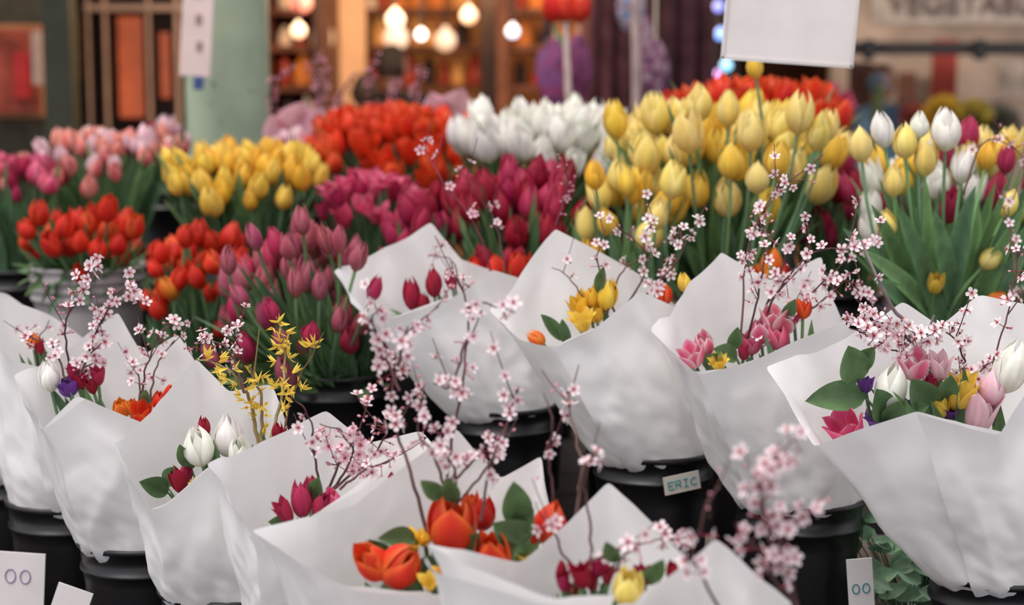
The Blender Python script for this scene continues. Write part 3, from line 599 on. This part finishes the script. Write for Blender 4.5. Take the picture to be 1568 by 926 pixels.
def panel(name,u0,u1,v0,v1,y,mat,depth=.05,bev=.006,parent=None):
    a=W(u0,v0,y); b=W(u1,v1,y); return bx(name,((a.x+b.x)/2,y,(a.z+b.z)/2),(abs(b.x-a.x),depth,abs(a.z-b.z)),mat,bev,parent)
M_DG=simple('dark_green_paint',(.040,.042,.028),.5); M_DK=simple('dark_interior',(.015,.010,.010),.7); M_CREAM=simple('cream_paint',(.42,.30,.25),.6)
M_ORG=simple('amber_glass',(.5,.10,.04),.4,emit=(1,.22,.08),es=.12,amt=.5,ns=4); M_BRN=simple('brown_wood',(.16,.06,.035),.5,amt=.4)
x0=W(90,0,7.2).x; bx('green_post',(x0,7.2,1.9),(.12,.13,3.8),M_DG,.01)
pf=empty('framed_poster')
panel('frame',-40,70,38,180,8.0,simple('tan_frame',(.35,.15,.07),.5),.05,.01,pf); panel('print',-30,60,46,172,7.96,simple('poster_red',(.34,.06,.035),.5,ns=4,amt=.8),.04,.002,pf); panel('figure',20,45,80,150,7.93,simple('poster_figure',(.50,.03,.03),.5),.02,.002,pf)
panel('hanging_bracket',48,66,48,130,7.9,M_CREAM,.02,.002,pf)
bx('partition_panel',(W(-40,0,8.15).x,8.15,1.4),(.85,.08,2.8),simple('green_panel',(.05,.045,.03),.6,amt=.3),.01)
wn=empty('window_1')
panel('dark_pane',80,290,-60,260,9.0,M_DK,.04,.002,wn)
for u in (137,163,229,272): panel('mullion',u-6,u+6,-60,260,8.9,M_CREAM,.06,.004,wn)
for v in (-50,12,230): panel('transom',130,280,v-5,v+5,8.9,M_CREAM,.06,.004,wn)
for (a,b,t,bt) in [(180,222,25,180),(112,128,20,120),(245,262,50,150)]: panel('lit_poster',a,b,t,bt,8.94,M_ORG if a!=112 else M_BRN,.03,.002,wn)

def stall(name,u0,u1,y,back,goods,shelfmat,rows=(190,130,70,15)):
    e=empty(name)
    a=W(u0,0,y); b=W(u1,0,y); w=b.x-a.x; cx=(a.x+b.x)/2
    bx('back_panel',(cx,y+.35,1.35),(w,.04,2.7),back,.004,e)
    for s in(a.x,b.x): bx('side_post',(s,y,1.35),(.07,.7,2.7),shelfmat,.006,e)
    rs=random.Random(len(name)+u0)
    for v in rows:
        z=W(0,v,y).z; bx('shelf',(cx,y,z-.02),(w,.5,.035),shelfmat,.004,e)
        mb=MB(); x=a.x+.06
        while x<b.x-.08:
            ww=rs.uniform(.06,.14); h=rs.uniform(.08,.2); k=rs.randrange(len(goods))
            N=14; prof=[(.02,0),(1,.0),(1.05,.1),(1,.6),(.6,.8),(.35,.85),(.35,1),(.02,1)]; V=[(x+ww/2*(1+pr*.9*math.cos(2*math.pi*q/N)),y-.1+ww/2*pr*.9*math.sin(2*math.pi*q/N),z+h*pz) for pr,pz in prof for q in range(N)]
            mb.add(V,gridf(8,N,True),(.5,.3,.2),k); x+=ww*1.15
        mb.obj('jars',goods,e)
    return e
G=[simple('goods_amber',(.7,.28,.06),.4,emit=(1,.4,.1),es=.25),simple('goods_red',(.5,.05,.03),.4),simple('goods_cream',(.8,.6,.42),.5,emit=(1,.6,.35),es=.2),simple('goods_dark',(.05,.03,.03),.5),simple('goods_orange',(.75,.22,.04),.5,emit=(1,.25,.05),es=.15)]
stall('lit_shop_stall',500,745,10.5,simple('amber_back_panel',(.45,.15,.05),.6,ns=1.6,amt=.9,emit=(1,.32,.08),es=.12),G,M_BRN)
stall('market_shelf',412,500,9.6,simple('brown_back_panel',(.14,.05,.035),.6,ns=3,amt=.5),[G[1],G[3],G[3],G[2],G[4]],M_BRN)
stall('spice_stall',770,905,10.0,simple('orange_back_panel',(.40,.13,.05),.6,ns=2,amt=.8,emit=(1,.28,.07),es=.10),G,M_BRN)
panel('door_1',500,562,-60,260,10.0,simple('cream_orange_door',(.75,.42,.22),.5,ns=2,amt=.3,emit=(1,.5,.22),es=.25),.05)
x0=W(748,0,8.2).x; bx('wooden_post',(x0,8.2,1.9),(.075,.1,3.8),simple('dark_wood',(.03,.018,.015),.6),.01)
x0=W(487,0,8.6).x; bx('wooden_post',(x0,8.6,1.9),(.05,.08,3.8),simple('dark_wood2',(.05,.025,.02),.6),.01)

def lamp(u,v,y,r,col,s,energy=0):
    c=W(u,v,y); mb=MB(); V=[];N=20
    pr=[(.02,-1),(.5,-.87),(.87,-.5),(1,0),(.87,.5),(.5,.87),(.25,1.0),(.25,1.3),(.02,1.3)]
    for a,b in pr:
        for k in range(N): t=2*math.pi*k/N; V.append((c.x+r*a*math.cos(t),y+r*a*math.sin(t),c.z+r*b))
    mb.add(V,gridf(9,N,True),(1,1,1),0); tube(mb,[c+Vector((0,0,r*1.2)),c+Vector((0,0,1)),Vector((c.x,y,3.8))],.008,(.1,.1,.1),1)
    m=bpy.data.materials.new('lamp_glow'); m.use_nodes=True; b=m.node_tree.nodes['Principled BSDF']; b.inputs['Emission Color'].default_value=(*col,1); b.inputs['Emission Strength'].default_value=s
    mb.obj('globe_pendant_lamp',[m,M_BLACK])
    if energy:
        l=bpy.data.lights.new('pendant_bulb','POINT'); l.energy=energy; l.color=(1,.6,.3); l.shadow_soft_size=.1; o=bpy.data.objects.new('pendant_bulb',l); sc.collection.objects.link(o); o.location=(c.x,y-.4,c.z+.25)
for q in [(457,47,8,.036,(1,.55,.25),1.8,22),(605,30,8.5,.046,(1,.66,.38),1.8,26),(645,53,8,.026,(1,.9,.75),4,0),(718,24,8.5,.042,(1,.45,.18),1.4,22),(682,62,9.6,.06,(1,.5,.25),.8,0),(785,48,8.4,.032,(.8,.85,1),2.2,12),(606,58,9.6,.07,(1,.6,.35),.9,0),(462,2,9,.06,(1,.08,.02),1.3,0),(1103,52,7.6,.026,(.12,.35,1),2.2,0),(1112,100,7.6,.026,(.2,.7,1),1.8,0),(1098,115,7.8,.02,(.8,.3,1),1.8,0),(1100,10,7.6,.024,(.2,.25,1),1.6,0),(1127,125,7.8,.018,(.2,.9,.6),1.3,0),(1120,80,8,.02,(.2,.2,1),1.8,0)]:
    lamp(*q)

def garment(name,u0,u1,v0,v1,y,col,seed):
    a=W(u0,v0,y); b=W(u1,v1,y); nx,nz=40,20; V=[]
    for i in range(nz+1):
        t=i/nz
        for j in range(nx+1):
            s=j/nx; wd=.7+.3*min(1,t*3); x=(a.x+b.x)/2+(s-.5)*(b.x-a.x)*wd
            V.append((x,y+.035*math.sin(s*22+seed+t*.8)*(.4+t)-.08*math.sin(math.pi*s),a.z+(b.z-a.z)*t-.03*(1-min(1,t*4))*abs(s-.5)*4))
    mb=MB(); mb.add(V,gridf(nz+1,nx+1),(.2,.1,.1),0); o=mb.obj(name,[simple(name+'_cloth',col,.9,ns=14,amt=.4)])
    md=o.modifiers.new('s','SOLIDIFY'); md.thickness=.015
garment('hanging_coat',895,975,-60,230,7.4,(.10,.035,.040),1)
garment('hanging_coat',985,1088,-60,230,7.2,(.055,.02,.025),3)
gr=empty('garment_rack')
bx('rail',(W(990,0,7.3).x,7.3,W(0,-58,7.3).z),(.9,.03,.03),M_BLACK,.004,gr)
for x in (W(990,0,7.3).x-.42,W(990,0,7.3).x+.42): bx('rail_post',(x,7.04 if x>.9 else 7.3,.99),(.03,.03,1.98),M_BLACK,.004,gr)
def bag(u,v,y,w,h,cols):
    c=W(u,v,y); mb=MB(); V=[];C=[];N=30
    for i in range(19):
        t=i/18; r=math.sin(math.pi*min(.97,t*.9+.06))**.6
        for k in range(N):
            a=2*math.pi*k/N; q=1+.16*math.sin(5*a+t*4)+.08*math.sin(9*a-t*7); V.append((c.x+w*r*math.cos(a)*q,y+w*.6*r*math.sin(a)*q,c.z-h+2*h*t)); C.append(np.array(cols[int((noise.noise(Vector((a*1.5,t*6,u)))+.5)*len(cols))%len(cols)]))
    mb.add(V,gridf(19,N,True),C,0); tube(mb,[c+Vector((0,0,h*.9)),c+Vector((0,0,h*1.5)),Vector((c.x,y,3.8))],.006,(.6,.5,.4),3); mb.obj('hanging_bag',PL)
bag(850,112,7,.075,.14,[(.42,.08,.22),(.30,.10,.28),(.16,.03,.08)]); bag(885,105,7.1,.05,.14,[(.36,.10,.26),(.2,.05,.12)]); bag(1003,110,6.6,.05,.12,[(.35,.14,.24),(.12,.04,.1),(.45,.30,.35)]); bag(965,15,6.6,.05,.08,[(.15,.25,.45),(.5,.4,.5),(.1,.05,.08)]); bag(985,60,6.9,.035,.1,[(.3,.08,.12),(.5,.4,.5)])
mb=MB(); c=W(866,12,5.6)
for k,(dx,t) in enumerate([(-.035,-.2),(.0,0),(.04,.2)]): add_tulip(mb,c+Vector((dx,0,-.05)),(t,0,1),.10,'red',.35,True)
tube(mb,[c+Vector((0,0,-.04)),c+Vector((.015,0,-.4)),Vector((c.x+.02,5.6,.0))],.011,(.62,.45,.40),3,8)
add_leaf(mb,c+Vector((0,0,-.12)),(-.5,0,1),.1,.03,(0,0,-.1),(.1,.25,.08)); mb.obj('tulip_stake_ornament',PL)
mb=MB(); c=W(978,0,6.3); tube(mb,[Vector((c.x,6.3,0)),Vector((c.x,6.3,1.2)),Vector((c.x-.02,6.3,2.3))],.018,(.42,.30,.29),3,8); mb.obj('wooden_stake',PL)
mb=MB()
for pts in [[(425,190),(415,140),(440,110)],[(480,190),(490,130),(478,90)],[(500,190),(495,140),(505,110)],[(560,190),(570,150),(565,110)],[(640,180),(635,140),(650,105)],[(605,180),(600,150),(610,120)],[(525,180),(520,150),(530,130)]]:
    branch(mb,pts,5.1,dens=2.2,budp=.9,tone=(.45,.22,.24),size=.018,r=.006,bark=(.06,.03,.03),start=0)
    p=W(pts[0][0],pts[0][1],5.1); tube(mb,[p+Vector((0,0,.02)),p+Vector((0,0,-.3)),Vector((p.x,5.1,TIER2))],.006,(.06,.03,.03),3)
mb.obj('budding_branches',PL)
mb=MB()
for (u,v,du,dv,w) in [(440,210,30,-55,.11),(470,205,25,-40,.10),(425,215,-10,-40,.08),(685,190,25,-55,.12),(670,190,-10,-50,.10),(510,195,5,-35,.07)]:
    p=W(u,v,5.0); q=W(u+du,v+dv,4.95); dd=q-p; add_leaf(mb,p,dd,dd.length,w,(0,-.1,0),(.72,.42,.50),face=(.2,-1,.2),shape='oval'); mb.M[-1][:]=0
    tube(mb,[p,p+Vector((0,0,-.3)),Vector((p.x,5.0,TIER2))],.006,(.1,.15,.08),1)
mb.obj('lilac_wrapped_flowers',PL)

M_BEI=simple('beige_wall_paint',(.40,.32,.26),.7,ns=2,amt=.45)
a=W(1290,0,10.5).x; bx('partition_wall',(a+1.3,10.6,1.45),(2.7,.1,2.9),M_BEI,.01)
sb=empty('market_sign')
panel('sign_board',1335,1640,-90,38,9.6,simple('sign_face',(.34,.30,.26),.6,amt=.2),.05,.006,sb)
tx=bpy.data.curves.new('sign_lettering','FONT'); tx.body='VEGETABLES'; tx.size=.17; tx.extrude=.006
to=bpy.data.objects.new('sign_lettering',tx); sc.collection.objects.link(to); to.parent=sb; to.location=W(1362,18,9.55); to.rotation_euler=(math.radians(90),0,0); to.location.y=9.56
tx.materials.append(simple('sign_letter_paint',(.14,.10,.09),.6))
panel('awning_bar',1295,1640,64,84,9.2,simple('bar_paint',(.03,.028,.03),.5),.06,.006,sb)
for u in (1500,1330): panel('bar_clamp',u-8,u+8,60,92,9.15,M_BLACK,.05,.006,sb)
for (u0,u1,v0,v1,cl) in [(1428,1462,60,200,(.30,.05,.04)),(1300,1335,95,200,(.06,.03,.03)),(1530,1568,92,150,(.5,.44,.38)),(1375,1400,110,190,(.30,.14,.09))]: panel('hung_banner',u0,u1,v0,v1,10.3,simple('banner_cloth',cl,.8,amt=.3),.03)
for (u,v,y,r,col) in [(1345,128,8.8,.05,(.12,.22,.33)),(1280,160,7.5,.09,(.75,.12,.25)),(1445,180,8,.10,(.6,.4,.05)),(1490,182,8,.09,(.45,.35,.06)),(1400,185,8.2,.08,(.25,.06,.05)),(1535,190,8,.08,(.15,.15,.12))]:
    c=W(u,v,y); mb=MB()
    for k in range(26):
        d=Vector((RND.gauss(0,1),RND.gauss(0,1),RND.gauss(0,1)+.4)).normalized()
        add_tulip(mb,c+d*r*.4,d,r*.75,'red',.8)
        mb.C[-1][:]=np.array(col)*RND.uniform(.7,1.2)
    e=empty('flower_posy')
    tube(mb,[Vector((c.x,y,.8)),c-Vector((0,0,.1)),c],.03,(.08,.12,.05),1,8)
    mb.obj('blooms',PL,e); bucket_w(c.x,y,.95,.09,.62,M_BLACK,'black_bucket',parent=e)
rc=empty('wooden_counter')
bx('counter_top',(2.3,8.25,.59),(3.0,2.1,.06),M_BRN,.01,rc)
for x in(.9,3.6):
    for y in(7.35,9.1): bx('counter_leg',(x,y,.28),(.08,.08,.56),M_BRN,.005,rc)

def person(u,vtop,y,coat,hair,skin=(.45,.26,.19),turn=0.):
    e=empty('person')
    p=W(u,vtop,y); H=p.z; x=p.x; s=H/1.72
    vs=[(0,0,.95),(0,0,1.15),(0,0,1.38),(0,0,1.47),(.17,0,1.42),(.22,.01,1.15),(.21,-.08,.92),(-.17,0,1.42),(-.22,.01,1.15),(-.21,-.08,.92),(.09,0,.88),(.1,0,.48),(.1,.02,.09),(-.09,0,.88),(-.1,.03,.48),(-.1,.05,.09),(.1,-.12,.04),(-.1,-.1,.04)]
    rr=[.15,.14,.16,.06,.075,.055,.04,.075,.055,.04,.09,.065,.05,.09,.065,.05,.04,.04]
    ed=[(0,1),(1,2),(2,3),(2,4),(4,5),(5,6),(2,7),(7,8),(8,9),(0,10),(10,11),(11,12),(0,13),(13,14),(14,15),(12,16),(15,17)]
    me=bpy.data.meshes.new('body'); me.from_pydata([tuple(Vector(v)*s) for v in vs],ed,[]); o=bpy.data.objects.new('body',me); sc.collection.objects.link(o); o.parent=e
    sk=o.modifiers.new('skin','SKIN')
    for i,sv in enumerate(me.skin_vertices[0].data): sv.radius=(rr[i]*s,rr[i]*s*.8); sv.use_root=(i==0)
    o.modifiers.new('sub','SUBSURF').render_levels=2; me.materials.append(simple('coat_cloth',coat,.9,amt=.3))
    mb=MB(); nr,nc=18,24; V=[];C=[]
    for i in range(nr):
        ph=math.pi*i/(nr-1)
        for j in range(nc):
            a=2*math.pi*j/nc; dx=math.sin(ph)*math.cos(a); dy=math.sin(ph)*math.sin(a); dz=math.cos(ph)
            px,py,pz=dx*.075,dy*.095,dz*.118
            if dz<0: px*=1+.25*dz; py*=1+.12*dz
            front=-dy
            if front>.9 and abs(dz+.1)<.18: py-=.018*(1-abs(dz+.1)/.18)
            if abs(dx)>.93 and abs(dz)<.25: px*=1.13
            hairy= dz>.45 or (front<.25 and dz>-.55)
            if hairy: px*=1.1;py*=1.1;pz*=1.06
            V.append((px*s,py*s,(pz+1.6)*s)); C.append(hair if hairy else ((.35,.1,.09) if (front>.85 and -.55<dz<-.42) else ((.05,.03,.03) if(front>.75 and abs(dz-.05)<.1 and .2<abs(dx)<.5) else skin)))
    mb.add(V,gridf(nr,nc,True),C,3); mb.obj('head',PL,e)
    e.location=(x,y,0); e.rotation_euler=(0,0,turn)
person(600,68,9.3,(.02,.018,.022),(.015,.01,.01),turn=2.4)
person(560,112,9.0,(.03,.02,.025),(.02,.012,.01),turn=2.8)
person(1350,98,10.1,(.08,.16,.26),(.06,.03,.02),turn=.8)

# ---------------------------------------------------------------- light
w=bpy.data.worlds.new('overcast'); sc.world=w; w.use_nodes=True; bg=w.node_tree.nodes['Background']; bg.inputs[0].default_value=(.90,.92,1,1); bg.inputs[1].default_value=.85
s=bpy.data.lights.new('daylight','SUN'); s.energy=3.7; s.angle=math.radians(45); s.color=(1,.95,.90); so=bpy.data.objects.new('daylight',s); sc.collection.objects.link(so)
so.rotation_euler=Vector((-.30,-.32,1)).to_track_quat('Z','Y').to_euler()
def hall_fill(x,y,e,col):  # added fill: out-of-view area light and its fixture, brightening the back hall
    bx('added_fill_fixture',(x,y,3.77),(1.3,.3,.05),M_CREAM,.01)
    l=bpy.data.lights.new('hall_fill_light','AREA'); l.shape='RECTANGLE'; l.size=1.2; l.size_y=.25; l.energy=e; l.color=col; o=bpy.data.objects.new('hall_fill_light',l); sc.collection.objects.link(o); o.location=(x,y,3.73)
hall_fill(-3,7.2,40,(1,.75,.5)); hall_fill(0,8.5,50,(1,.65,.4)); hall_fill(3,8.2,85,(1,.86,.76))
